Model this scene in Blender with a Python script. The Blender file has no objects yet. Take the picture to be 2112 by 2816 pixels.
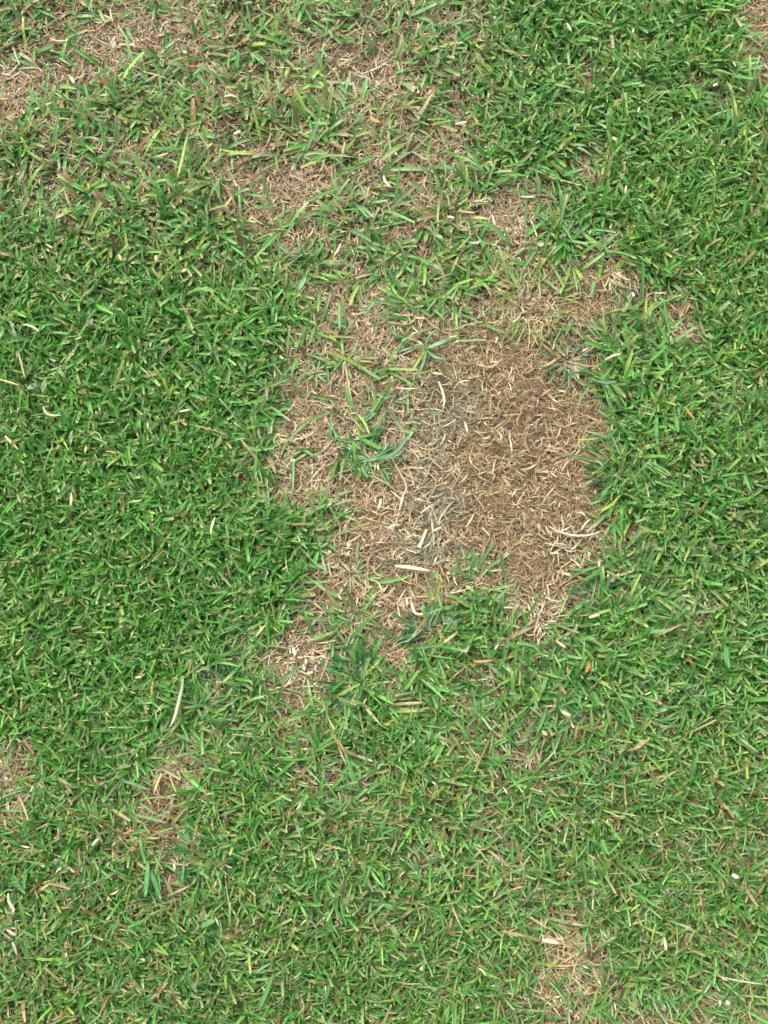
import bpy, math, random
import numpy as np
from mathutils import Vector, Matrix

# ------------------------------------------------------------------ camera, sky, sun, exposure
SC = bpy.context.scene
COL = SC.collection
PW, PH = 2112.0, 2816.0            # size of the photograph in pixels
VIEW_W, CAM_D, TILT = 0.62, 1.20, math.radians(13)   # metres across the frame, distance, tilt off the vertical
cam_d = bpy.data.cameras.new('camera'); cam = bpy.data.objects.new('camera', cam_d); COL.objects.link(cam)
cam_d.sensor_fit = 'HORIZONTAL'; cam_d.sensor_width = 36.0; cam_d.lens = 36.0 * CAM_D / VIEW_W
cam_d.clip_start = 0.01; cam_d.clip_end = 1000.0
CAM = Vector((0, -CAM_D * math.sin(TILT), CAM_D * math.cos(TILT)))
cam.location = CAM; cam.rotation_euler = (TILT, 0, 0)
SC.camera = cam
world = bpy.data.worlds.new('World'); SC.world = world; world.use_nodes = True
wn = world.node_tree.nodes; wl = world.node_tree.links
sky = wn.new('ShaderNodeTexSky'); sky.sky_type = 'NISHITA'; sky.sun_disc = False
SUN_EL, SUN_AZ = math.radians(62), math.radians(-35)
sky.sun_elevation = SUN_EL; sky.sun_rotation = SUN_AZ; sky.dust_density = 4.0; sky.air_density = 1.0; sky.ozone_density = 1.0
hsv = wn.new('ShaderNodeHueSaturation'); hsv.inputs['Saturation'].default_value = 0.22   # thin white cloud
wl.new(sky.outputs[0], hsv.inputs['Color']); wl.new(hsv.outputs[0], wn['Background'].inputs['Color'])
wn['Background'].inputs['Strength'].default_value = 0.15
sun_d = bpy.data.lights.new('sun', 'SUN'); sun = bpy.data.objects.new('sun', sun_d); COL.objects.link(sun)
sun_d.energy = 1.35; sun_d.angle = math.radians(32); sun_d.color = (1.0, 0.95, 0.87)
sd = Vector((math.sin(SUN_AZ) * math.cos(SUN_EL), math.cos(SUN_AZ) * math.cos(SUN_EL), math.sin(SUN_EL)))
sun.rotation_euler = sd.to_track_quat('Z', 'Y').to_euler()
SC.view_settings.view_transform = 'Standard'; SC.view_settings.look = 'None'
SC.view_settings.gamma = 1.0; SC.view_settings.use_curve_mapping = False
SC.view_settings.exposure = 1.55

rng = np.random.default_rng(11)
R = random.Random(5)

# ------------------------------------------------------------------ helpers: photo pixel <-> ground, noise, colour
def at(u, v, z=0.0):
    """the point at height z that the photograph shows at pixel (u, v)"""
    k = VIEW_W / PW
    d = Vector(((u - PW / 2) * k, -(v - PH / 2) * k, -CAM_D)); d.rotate(cam.rotation_euler)
    t = (z - CAM.z) / d.z
    return CAM + d * t
cT, sT = math.cos(TILT), math.sin(TILT)
def to_px(x, y, z=0.0):
    rx, ry, rz = x - CAM.x, y - CAM.y, z - CAM.z
    yc = cT * ry + sT * rz; zc = -sT * ry + cT * rz
    f = CAM_D / VIEW_W * PW
    return PW / 2 + f * rx / -zc, PH / 2 - f * yc / -zc
def smooth(a, b, x):
    t = np.clip((x - a) / (b - a), 0, 1); return t * t * (3 - 2 * t)
_lat = rng.random((256, 256))
def vnoise(x, y, s, o=0):
    x = np.asarray(x) / s + 31.7 * o + 100; y = np.asarray(y) / s + 17.3 * o + 100
    xi = np.floor(x).astype(int); yi = np.floor(y).astype(int)
    fx = x - xi; fy = y - yi; fx = fx * fx * (3 - 2 * fx); fy = fy * fy * (3 - 2 * fy)
    g = lambda a, b: _lat[a % 256, b % 256]
    return (g(xi, yi) * (1 - fx) + g(xi + 1, yi) * fx) * (1 - fy) + (g(xi, yi + 1) * (1 - fx) + g(xi + 1, yi + 1) * fx) * fy
def height(x, y):
    """gentle unevenness of the soil, metres"""
    h = 0.006 * (vnoise(x, y, 0.11, 1) - .5) + 0.003 * (vnoise(x, y, 0.035, 2) - .5)
    e = smooth(0.0, 0.05, np.minimum(CX - np.abs(x), np.minimum(np.asarray(y) - CY0, CY1 - np.asarray(y))))
    return h * e
CX, CY0, CY1 = 0.37, -0.47, 0.53
ALB = 0.6
def lin(c):
    c = np.asarray(c, float) / 255.0
    return np.where(c <= 0.04045, c / 12.92, ((c + 0.055) / 1.055) ** 2.4)
def alb(c): return lin(c) * ALB

# green cover of the ground, read off the photograph in 88-pixel cells, 0 bare .. 9 closed turf
COVER = '''
654444566555545788776673
642124566544565788777773
234566555434456677487674
356777666655556877776565
776643546655543877567776
756665621244245645487877
745778632366466327788767
876766765555446337668878
888777655646646635438999
778877677523655344134399
888777888532311022466389
888788776443423015477888
898888876213100002278756
889899855343300000278878
899999854257200000467888
899999966243100000478899
999998788820000000047888
999999789831001202556778
999999878524115532646578
999999867535156645777578
998888646235267667777688
887777574137565566777888
888787566367776555566787
488776477677875666657777
478752787643677677677677
588742787666776666777776
887763688888767678777766
877785788788767667677677
678886778788777765786778
678888877788777753577778
778888777788787844477777
788788778888877766655655
'''.split()
GRID = np.array([[int(c) for c in r] for r in COVER], float) / 9.0
def cover(u, v):
    x = np.clip(np.asarray(u) / 88.0 - .5, 0, 22.999); y = np.clip(np.asarray(v) / 88.0 - .5, 0, 30.999)
    xi = x.astype(int); yi = y.astype(int); fx = x - xi; fy = y - yi
    return (GRID[yi, xi] * (1 - fx) + GRID[yi, xi + 1] * fx) * (1 - fy) + (GRID[yi + 1, xi] * (1 - fx) + GRID[yi + 1, xi + 1] * fx) * fy
def blobs(u, v, lst):
    """strongest of soft ellipses (cx, cy, rx, ry, weight), in photograph pixels"""
    o = np.zeros(np.shape(u))
    for cx, cy, rx, ry, w in lst:
        r = np.sqrt(((u - cx) / rx) ** 2 + ((v - cy) / ry) ** 2)
        o = np.maximum(o, w * (1 - smooth(.55, 1.25, r)))
    return o
Z_BROWN = [(1400, 1100, 260, 190, 1), (1440, 1330, 260, 230, 1), (1500, 1530, 190, 110, .9), (1640, 830, 110, 70, .7), (1160, 1590, 90, 70, .7), (980, 1900, 60, 40, .3), (450, 2240, 60, 120, .8)]
Z_GREY = [(1225, 1115, 85, 85, .9), (1150, 1200, 65, 60, .5), (1195, 1330, 55, 70, .4), (1205, 1400, 65, 55, .85), (1170, 1520, 110, 40, .5)]
Z_SAND = [(1010, 1430, 130, 90, 1), (1075, 1690, 50, 75, 1), (850, 1690, 70, 110, .8), (900, 1070, 80, 60, .6), (870, 1300, 90, 60, .7), (1360, 940, 110, 70, .75), (830, 1850, 110, 60, .8), (1400, 1420, 120, 90, .45), (1040, 1560, 60, 60, .7), (1580, 950, 100, 90, .5), (1880, 930, 30, 40, .6)]
Z_HUSK = [(850, 1810, 110, 70, 1), (1080, 820, 160, 90, .6), (900, 960, 160, 120, .6), (1120, 1290, 160, 160, .5), (310, 110, 140, 50, .7), (1080, 440, 120, 40, .7), (800, 540, 110, 50, .5), (1400, 560, 70, 60, .5), (100, 250, 90, 70, .5)]

Z_BARE = [(800, 1190, 90, 60, .75), (770, 1290, 70, 60, .7), (790, 1390, 70, 40, .6), (860, 960, 90, 60, .6), (960, 850, 90, 50, .6), (1010, 1380, 120, 60, 1), (1068, 1655, 60, 135, 1), (862, 1675, 56, 115, 1), (830, 1835, 120, 65, 1), (895, 1540, 55, 60, 1), (860, 1300, 90, 45, .9), (900, 1075, 85, 50, .9), (1330, 950, 120, 60, 1), (1420, 1200, 200, 260, 1), (1150, 1400, 190, 160, 1),
    (1510, 1530, 160, 80, 1), (1440, 1640, 60, 60, .9), (1640, 830, 105, 55, .95), (1885, 930, 45, 55, 1), (1850, 830, 60, 28, .9), (20, 2090, 55, 60, 1), (450, 2240, 62, 130, .95), (470, 2400, 28, 65, .9), (800, 525, 110, 48, .9), (310, 115, 130, 50, .9), (70, 240, 80, 60, .9), (2095, 90, 55, 150, .95),
    (1080, 430, 95, 26, .9), (1115, 540, 50, 42, .9), (1390, 570, 50, 60, .9), (1270, 345, 70, 30, .8), (1840, 60, 30, 25, .7), (1632, 172, 42, 26, .9), (1600, 425, 55, 30, .9), (1690, 668, 60, 26, .9), (450, 430, 45, 40, .8), (960, 180, 60, 40, .6), (970, 210, 50, 30, .6), (1570, 2640, 55, 26, .6), (1480, 2710, 50, 22, .7), (1670, 2700, 30, 25, .8),
    (1000, 2145, 90, 26, .9), (630, 1825, 80, 20, .9), (480, 2065, 70, 45, .85), (1690, 1640, 38, 30, .8), (1880, 1680, 32, 60, .8), (1450, 1705, 70, 35, .7), (1090, 1880, 60, 20, .8), (840, 2205, 22, 22, .9), (1800, 1920, 30, 15, .6), (640, 700, 40, 30, .4), (1930, 1080, 50, 22, .8), (1180, 760, 60, 40, .5), (880, 790, 70, 40, .6), (1400, 2010, 40, 30, .5), (1620, 1960, 60, 30, .5), (1860, 2790, 60, 25, .8), (1750, 2820, 30, 30, .8), (120, 560, 50, 40, .5), (700, 460, 60, 25, .5)]

# ------------------------------------------------------------------ materials
def mat_blade(name, trans, rough, spec):
    m = bpy.data.materials.new(name); m.use_nodes = True; n = m.node_tree.nodes; l = m.node_tree.links
    b = n['Principled BSDF']; out = n['Material Output']
    a = n.new('ShaderNodeAttribute'); a.attribute_name = 'Col'
    # the alpha channel runs across the blade: fine veins beside the midrib
    w = n.new('ShaderNodeMath'); w.operation = 'SINE'
    mu = n.new('ShaderNodeMath'); mu.operation = 'MULTIPLY'; mu.inputs[1].default_value = 28.0
    l.new(a.outputs['Alpha'], mu.inputs[0]); l.new(mu.outputs[0], w.inputs[0])
    tc = n.new('ShaderNodeNewGeometry')
    nz = n.new('ShaderNodeTexNoise'); nz.inputs['Scale'].default_value = 420.0; nz.inputs['Detail'].default_value = 3.0
    l.new(tc.outputs['Position'], nz.inputs['Vector'])
    s = n.new('ShaderNodeMath'); s.operation = 'MULTIPLY_ADD'; s.inputs[1].default_value = 0.09
    l.new(w.outputs[0], s.inputs[0])
    mr = n.new('ShaderNodeMapRange'); mr.inputs['From Min'].default_value = .25; mr.inputs['From Max'].default_value = .75
    mr.inputs['To Min'].default_value = .72; mr.inputs['To Max'].default_value = 1.25
    l.new(nz.outputs['Fac'], mr.inputs['Value']); l.new(mr.outputs[0], s.inputs[2])
    mx = n.new('ShaderNodeVectorMath'); mx.operation = 'SCALE'
    l.new(a.outputs['Color'], mx.inputs[0]); l.new(s.outputs[0], mx.inputs['Scale'])
    l.new(mx.outputs[0], b.inputs['Base Color'])
    b.inputs['Roughness'].default_value = rough; b.inputs['Specular IOR Level'].default_value = spec
    if trans:
        t = n.new('ShaderNodeBsdfTranslucent'); l.new(mx.outputs[0], t.inputs['Color'])
        ms = n.new('ShaderNodeMixShader'); ms.inputs[0].default_value = trans
        l.new(b.outputs[0], ms.inputs[1]); l.new(t.outputs[0], ms.inputs[2]); l.new(ms.outputs[0], out.inputs['Surface'])
    return m
M_GREEN = mat_blade('living_grass', 0.30, 0.40, 0.5)
M_STRAW = mat_blade('dead_straw', 0.08, 0.62, 0.3)
def mat_mineral(name, c1, c2, scale):
    m = bpy.data.materials.new(name); m.use_nodes = True; n = m.node_tree.nodes; l = m.node_tree.links
    b = n['Principled BSDF']; g = n.new('ShaderNodeNewGeometry')
    nz = n.new('ShaderNodeTexNoise'); nz.inputs['Scale'].default_value = scale; nz.inputs['Detail'].default_value = 5
    l.new(g.outputs['Position'], nz.inputs['Vector'])
    r = n.new('ShaderNodeValToRGB'); r.color_ramp.elements[0].position = .35; r.color_ramp.elements[1].position = .65
    r.color_ramp.elements[0].color = (*alb(c1), 1); r.color_ramp.elements[1].color = (*alb(c2), 1)
    l.new(nz.outputs['Fac'], r.inputs[0]); l.new(r.outputs[0], b.inputs['Base Color'])
    bp = n.new('ShaderNodeBump'); bp.inputs['Strength'].default_value = .6; bp.inputs['Distance'].default_value = .001
    l.new(nz.outputs['Fac'], bp.inputs['Height']); l.new(bp.outputs[0], b.inputs['Normal'])
    b.inputs['Roughness'].default_value = .85; return m
M_WHITE = mat_mineral('white_stone', (215, 212, 205), (250, 248, 244), 500)
M_CREAM = mat_mineral('cream_stone', (190, 165, 130), (225, 205, 170), 450)
M_MAUVE = mat_mineral('taupe_stone', (128, 108, 98), (158, 136, 122), 400)
M_LICHEN = mat_mineral('lichen', (150, 168, 128), (196, 208, 172), 600)
M_DULL = mat_mineral('dull_chip', (150, 156, 156), (196, 200, 198), 500)
M_DARK = mat_mineral('dark_earth', (52, 42, 34), (92, 74, 58), 380)
M_PINK = mat_mineral('pink_stone', (205, 165, 145), (225, 195, 178), 400)
def mat_soil():
    m = bpy.data.materials.new('soil'); m.use_nodes = True; n = m.node_tree.nodes; l = m.node_tree.links
    b = n['Principled BSDF']; a = n.new('ShaderNodeAttribute'); a.attribute_name = 'Col'
    g = n.new('ShaderNodeNewGeometry')
    nz = n.new('ShaderNodeTexNoise'); nz.inputs['Scale'].default_value = 330; nz.inputs['Detail'].default_value = 8; nz.inputs['Roughness'].default_value = .7
    l.new(g.outputs['Position'], nz.inputs['Vector'])
    mr = n.new('ShaderNodeMapRange'); mr.inputs['From Min'].default_value = .3; mr.inputs['From Max'].default_value = .7
    mr.inputs['To Min'].default_value = .45; mr.inputs['To Max'].default_value = 1.45
    l.new(nz.outputs['Fac'], mr.inputs['Value'])
    mx = n.new('ShaderNodeVectorMath'); mx.operation = 'SCALE'
    l.new(a.outputs['Color'], mx.inputs[0]); l.new(mr.outputs[0], mx.inputs['Scale']); l.new(mx.outputs[0], b.inputs['Base Color'])
    bp = n.new('ShaderNodeBump'); bp.inputs['Strength'].default_value = .9; bp.inputs['Distance'].default_value = .0015
    l.new(nz.outputs['Fac'], bp.inputs['Height']); l.new(bp.outputs[0], b.inputs['Normal'])
    b.inputs['Roughness'].default_value = .95; b.inputs['Specular IOR Level'].default_value = .15
    return m
M_SOIL = mat_soil()

# ------------------------------------------------------------------ mesh builders
def put(name, verts, quads, cols, mat, parent=None, smoothed=True, tris=None):
    """numpy verts (n,3), quads (m,4), optional tris (k,3), colours (n,4) -> one mesh object"""
    me = bpy.data.meshes.new(name)
    nq = 0 if quads is None else len(quads); nt = 0 if tris is None else len(tris)
    loops = np.concatenate([a.ravel() for a in (quads, tris) if a is not None]).astype(np.int32)
    me.vertices.add(len(verts)); me.vertices.foreach_set('co', np.asarray(verts, np.float32).ravel())
    me.loops.add(len(loops)); me.loops.foreach_set('vertex_index', loops)
    st = np.concatenate([np.arange(nq) * 4, nq * 4 + np.arange(nt) * 3]).astype(np.int32)
    me.polygons.add(nq + nt); me.polygons.foreach_set('loop_start', st)
    if smoothed: me.polygons.foreach_set('use_smooth', np.ones(nq + nt, bool))
    me.update(calc_edges=True)
    if cols is not None:
        ca = me.color_attributes.new('Col', 'FLOAT_COLOR', 'POINT'); ca.data.foreach_set('color', np.asarray(cols, np.float32).ravel())
    me.materials.append(mat)
    o = bpy.data.objects.new(name, me); COL.objects.link(o)
    if parent is not None: o.parent = parent
    return o
def tag(o, label=None, cat=None, group=None, kind=None):
    if label: o['label'] = label
    if cat: o['category'] = cat
    if group: o['group'] = group
    if kind: o['kind'] = kind
    return o
def empty(name, loc):
    e = bpy.data.objects.new(name, None); COL.objects.link(e); e.location = loc; e.empty_display_size = .01; return e

def ribbons(base, az, lean, curl, side, L, Wd, c0, c1, ctip, seg=4, cut=None, fold=.22, roll=None, shape='leaf', zmin=None):
    """many folded grass blades at once -> verts, quads, colours. base (n,3); angles in radians; lengths in metres"""
    n = len(base); t = np.linspace(0, 1, seg + 1)
    th = lean[:, None] + curl[:, None] * t[None]; ph = az[:, None] + side[:, None] * t[None]
    d = np.stack([np.sin(th) * np.cos(ph), np.sin(th) * np.sin(ph), np.cos(th)], -1)
    step = (L / seg)[:, None, None]
    sp = np.concatenate([np.zeros((n, 1, 3)), np.cumsum(.5 * (d[:, 1:] + d[:, :-1]) * step, 1)], 1) + base[:, None, :]
    if zmin is not None: sp[..., 2] = np.maximum(sp[..., 2], zmin[:, None] + .0006 * t)
    s = np.stack([-np.sin(ph), np.cos(ph), np.zeros_like(ph)], -1)
    nrm = np.cross(d, s)
    if roll is not None:
        cr, sr = np.cos(roll)[:, None, None], np.sin(roll)[:, None, None]
        s, nrm = s * cr + nrm * sr, nrm * cr - s * sr
    if shape == 'leaf': wp = np.interp(t, [0, .25, .6, .85, 1], [.62, .95, 1, .72, .12])
    elif shape == 'straw': wp = np.interp(t, [0, .15, .8, 1], [.5, 1, .9, .35])
    else: wp = np.interp(t, [0, .4, 1], [.25, 1, .15])
    wp = np.repeat(wp[None], n, 0)
    if cut is not None: wp[:, -1] = np.where(cut, .62, wp[:, -1]); wp[:, -2] = np.where(cut, .86, wp[:, -2])
    hw = (Wd[:, None] * wp * .5)[..., None]
    up = nrm * (hw * 2 * fold)
    v = np.stack([sp - s * hw + up, sp - up * .3, sp + s * hw + up], 2)
    tt = t[None, :, None]
    c = c0[:, None, :] * (1 - np.clip(tt * 2.2, 0, 1)) + c1[:, None, :] * np.clip(tt * 2.2, 0, 1)
    c[:, -1] = ctip
    cc = np.zeros((n, seg + 1, 3, 4)); cc[..., :3] = c[:, :, None, :]; cc[..., 0, 3] = 0; cc[..., 1, 3] = .5; cc[..., 2, 3] = 1
    cc[..., 1, :3] *= .9
    k = (seg + 1) * 3; r = np.arange(seg)[:, None]
    q1 = np.concatenate([r * 3, r * 3 + 1, r * 3 + 4, r * 3 + 3], 1); q2 = q1 + 1
    q = np.concatenate([q1, q2], 0)
    quads = (q[None] + (np.arange(n) * k)[:, None, None]).reshape(-1, 4)
    return v.reshape(-1, 3), quads, cc.reshape(-1, 4)
def flat_ribbons(base, az, lean, curl, side, L, Wd, c1, seg=3, roll=None, zmin=None, taper=(.6, 1, .85, .4)):
    """plain curled strips for the litter: two rows of vertices"""
    n = len(base); t = np.linspace(0, 1, seg + 1)
    th = lean[:, None] + curl[:, None] * t[None]; ph = az[:, None] + side[:, None] * t[None]
    d = np.stack([np.sin(th) * np.cos(ph), np.sin(th) * np.sin(ph), np.cos(th)], -1)
    sp = np.concatenate([np.zeros((n, 1, 3)), np.cumsum(.5 * (d[:, 1:] + d[:, :-1]) * (L / seg)[:, None, None], 1)], 1) + base[:, None, :]
    if zmin is not None: sp[..., 2] = np.maximum(sp[..., 2], zmin[:, None] + .0003)
    s = np.stack([-np.sin(ph), np.cos(ph), np.zeros_like(ph)], -1); nrm = np.cross(d, s)
    if roll is not None:
        rr = roll[:, None] * (1 - .8 * t[None]); cr, sr = np.cos(rr)[..., None], np.sin(rr)[..., None]
        s = s * cr + nrm * sr
    wp = np.interp(t, np.linspace(0, 1, len(taper)), taper)
    hw = (Wd[:, None] * wp[None] * .5)[..., None]
    v = np.stack([sp - s * hw, sp + s * hw], 2)
    cc = np.zeros((n, seg + 1, 2, 4)); cc[..., :3] = c1[:, None, None, :]; cc[..., 1, 3] = 1
    cc[:, 0, :, :3] *= .85
    k = (seg + 1) * 2; r = np.arange(seg)[:, None]
    q = np.concatenate([r * 2, r * 2 + 1, r * 2 + 3, r * 2 + 2], 1)
    return v.reshape(-1, 3), (q[None] + (np.arange(n) * k)[:, None, None]).reshape(-1, 4), cc.reshape(-1, 4)
def jitter(c, n, s=.1):
    """per-piece brightness and hue variation round colours (n,3)"""
    return np.clip(c * np.exp(rng.normal(0, s, (n, 1))) * np.exp(rng.normal(0, s * .35, (n, 3))), .004, .9)
def pick(pal, w, n):
    """w (n,k) weights -> one palette colour each"""
    w = np.cumsum(w / w.sum(1, keepdims=True), 1); i = (rng.random((n, 1)) > w).sum(1)
    return alb(pal)[np.clip(i, 0, len(pal) - 1)]

# ------------------------------------------------------------------ the ground
def build_ground():
    nx, ny = 260, 350
    xs = np.linspace(-CX, CX, nx); ys = np.linspace(CY0, CY1, ny)
    X, Y = np.meshgrid(xs, ys); u, v = to_px(X, Y)
    Z = height(X, Y) + .0016 * (vnoise(X, Y, .006, 3) - .5) + .0010 * (vnoise(X, Y, .0035, 4) - .5)
    cov = cover(u, v); sand = blobs(u, v, Z_SAND); br = blobs(u, v, Z_BROWN)
    red = blobs(u, v, [(2100, 90, 130, 150, 1), (1960, 650, 60, 40, .4)])
    c = np.empty(X.shape + (3,)); c[:] = alb((104, 82, 58))
    mixc = lambda c, col, w: c * (1 - w[..., None]) + alb(col) * w[..., None]
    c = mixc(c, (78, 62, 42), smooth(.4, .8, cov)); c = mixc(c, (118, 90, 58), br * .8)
    c = mixc(c, (172, 142, 98), sand * (.55 + .45 * vnoise(X, Y, .012, 5))); c = mixc(c, (158, 112, 84), red)
    c = mixc(c, (140, 120, 98), blobs(u, v, [(350, 100, 220, 90, .7), (100, 230, 150, 90, .6)]))
    c = mixc(c, (104, 92, 62), blobs(u, v, [(450, 2250, 70, 130, .8)]))
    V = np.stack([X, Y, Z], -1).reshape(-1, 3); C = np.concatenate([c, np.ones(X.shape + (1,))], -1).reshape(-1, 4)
    i = np.arange(nx * ny).reshape(ny, nx)
    Q = np.stack([i[:-1, :-1], i[:-1, 1:], i[1:, 1:], i[1:, :-1]], -1).reshape(-1, 4)
    # the rest of the lawn, out to the horizon: rings of quads round the fine part
    n0 = len(V); cor = []
    for r in (0, .5, 3, 20, 400):
        cor += [(-CX - r, CY0 - r, 0), (CX + r, CY0 - r, 0), (CX + r, CY1 + r, 0), (-CX - r, CY1 + r, 0)]
    cc = np.ones((20, 4)); cc[:4, :3] = alb((84, 70, 48)); cc[4:8, :3] = alb((84, 74, 46)); cc[8:, :3] = alb((66, 104, 50))
    Q2 = [(n0 + 4 * k + j, n0 + 4 * k + 4 + j, n0 + 4 * k + 4 + (j + 1) % 4, n0 + 4 * k + (j + 1) % 4) for k in range(4) for j in range(4)]
    Q2 = np.array(Q2)[:, ::-1]
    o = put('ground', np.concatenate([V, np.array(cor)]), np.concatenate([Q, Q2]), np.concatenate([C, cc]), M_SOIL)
    tag(o, 'brown sandy soil showing bare between the grass', 'soil', kind='structure')
build_ground()

# ------------------------------------------------------------------ litter: dead straw, brown fibres, grey strands, sand, husks
def scatter(per_m2, x0=-CX, x1=CX, y0=CY0, y1=CY1):
    n = int(per_m2 * (x1 - x0) * (y1 - y0))
    x = rng.uniform(x0, x1, n); y = rng.uniform(y0, y1, n); u, v = to_px(x, y)
    return x, y, u, v
TAN = [(190, 170, 132), (170, 148, 110), (144, 122, 90), (114, 95, 69), (214, 197, 161), (154, 136, 109), (166, 132, 88)]
STRAWS_APART = []      # the largest straws of the bare patch become objects of their own
def build_straw():
    x, y, u, v = scatter(400000)
    cov = cover(u, v) + .25 * (vnoise(x, y, .018, 6) - .5); cov = cov * (1 - .8 * blobs(u, v, Z_BARE))
    br = blobs(u, v, Z_BROWN); sand = blobs(u, v, Z_SAND)
    p = np.interp(cov, [0, .3, .6, .85, 1], [1, .95, .62, .34, .22]) * (1 - .5 * br) * (1 - .62 * sand)
    p *= np.where(blobs(u, v, [(2100, 90, 120, 140, 1)]) > .4, .35, 1)
    k = rng.random(len(x)) < p
    x, y, u, v, cov, br = (a[k] for a in (x, y, u, v, cov, br)); n = len(x)
    g = height(x, y); opn = 1 - smooth(.35, .75, cov); top_ = smooth(1000, 450, v) * (1 - smooth(1250, 1500, u)) * (1 - opn); low_ = smooth(1900, 2200, v) * (1 - opn)
    L = rng.gamma(6, .0018, n); L = np.clip(L, .004, .028)
    Wd = np.clip(rng.gamma(7, .00013, n), .0005, .0022)
    z = g + .0004 + rng.random(n) ** 1.5 * (.0052 - .0004 * (1 - opn) + .006 * top_ + .003 * low_)
    top = smooth(900, 300, v)
    w = np.stack([1.25 + 0 * x, 1.5 + 0 * x, 1.0 + .6 * br, .55 + 1.2 * br + .6 * (1 - opn), .5 * (1 - br) + .15, .2 + 1.3 * top, .14 + 0 * x], 1)
    c = jitter(pick(TAN, w, n), n, .16)
    az = rng.uniform(0, 2 * math.pi, n); lean = rng.normal(1.5, .22, n); curl = rng.normal(.08, .5, n); side = rng.normal(0, .75, n)
    big = L * Wd * (opn > .6) * (u > 20) * (u < PW - 20) * (v > 20) * (v < PH - 20)
    idx = np.argsort(-big)[:220]; rest = np.ones(n, bool); rest[idx] = False
    for i in idx: STRAWS_APART.append((x[i], y[i], max(z[i], g[i] + .004), az[i], side[i], min(L[i], .026), min(Wd[i], .0024), c[i] * 1.06, u[i], v[i]))
    a = rest
    o = put('dead_straw_litter', *flat_ribbons(np.stack([x, y, z], 1)[a], az[a], lean[a], curl[a], side[a], L[a], Wd[a], c[a], 3, rng.normal(0, .6, n)[a], g[a]), M_STRAW)
    tag(o, 'tan dead straw littering the soil between green blades', 'straw litter', kind='stuff')
def build_fibres():
    x, y, u, v = scatter(560000)
    br = blobs(u, v, Z_BROWN); cov = cover(u, v)
    k = rng.random(len(x)) < br * (1 - smooth(.25, .7, cov)) * (.55 + .45 * vnoise(x, y, .012, 7))
    x, y, u, v = (a[k] for a in (x, y, u, v)); n = len(x); g = height(x, y)
    L = np.clip(rng.gamma(5, .0015, n), .003, .016); Wd = np.clip(rng.gamma(6, .00011, n), .0004, .0013)
    pal = [(158, 134, 94), (130, 108, 74), (100, 82, 56), (188, 164, 120), (214, 192, 150), (150, 124, 80)]
    dk = vnoise(x, y, .035, 8)
    c = jitter(pick(pal, np.stack([1.3 + 0 * x, .7 + 1.3 * dk, .2 + 1.2 * dk, 1.0 + 0 * x, .45 + 0 * x, .8 + 0 * x], 1), n), n, .12)
    # combed in swirls, as matted thatch lies
    az = vnoise(x, y, .02, 9) * 9 + rng.normal(0, .75, n)
    o = put('brown_thatch', *flat_ribbons(np.stack([x, y, g + .0006 + rng.random(n) * .0042], 1), az, rng.normal(1.45, .2, n), rng.normal(.15, .6, n), rng.normal(0, 1.1, n), L, Wd, c, 3, rng.normal(0, .6, n), g), M_STRAW)
    tag(o, 'matted golden brown rotted thatch covering the bare dead patch', 'thatch', kind='stuff')
def build_grey():
    x, y, u, v = scatter(250000)
    gz = blobs(u, v, Z_GREY)
    k = rng.random(len(x)) < gz * (.5 + .5 * vnoise(x, y, .012, 10)); x, y, u, v = (a[k] for a in (x, y, u, v)); n = len(x); g = height(x, y)
    L = np.clip(rng.gamma(7, .0022, n), .006, .030); Wd = np.clip(rng.gamma(8, .00012, n), .0005, .0016)
    pal = [(132, 136, 110), (106, 111, 89), (156, 156, 128), (190, 178, 142), (222, 208, 168), (82, 88, 69)]
    c = jitter(pick(pal, np.tile([1.3, 1.1, .8, .6, .35, .6], (n, 1)), n), n, .1)
    o = put('grey_strands', *flat_ribbons(np.stack([x, y, g + .0015 + rng.random(n) * .0065], 1), rng.uniform(0, 6.3, n), rng.normal(1.45, .2, n), rng.normal(.1, .4, n), rng.normal(0, .9, n), L, Wd, c, 4, rng.normal(0, .6, n), g), M_STRAW)
    tag(o, 'wispy grey green dead strands heaped on the tan patch', 'dead grass', kind='stuff')
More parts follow.
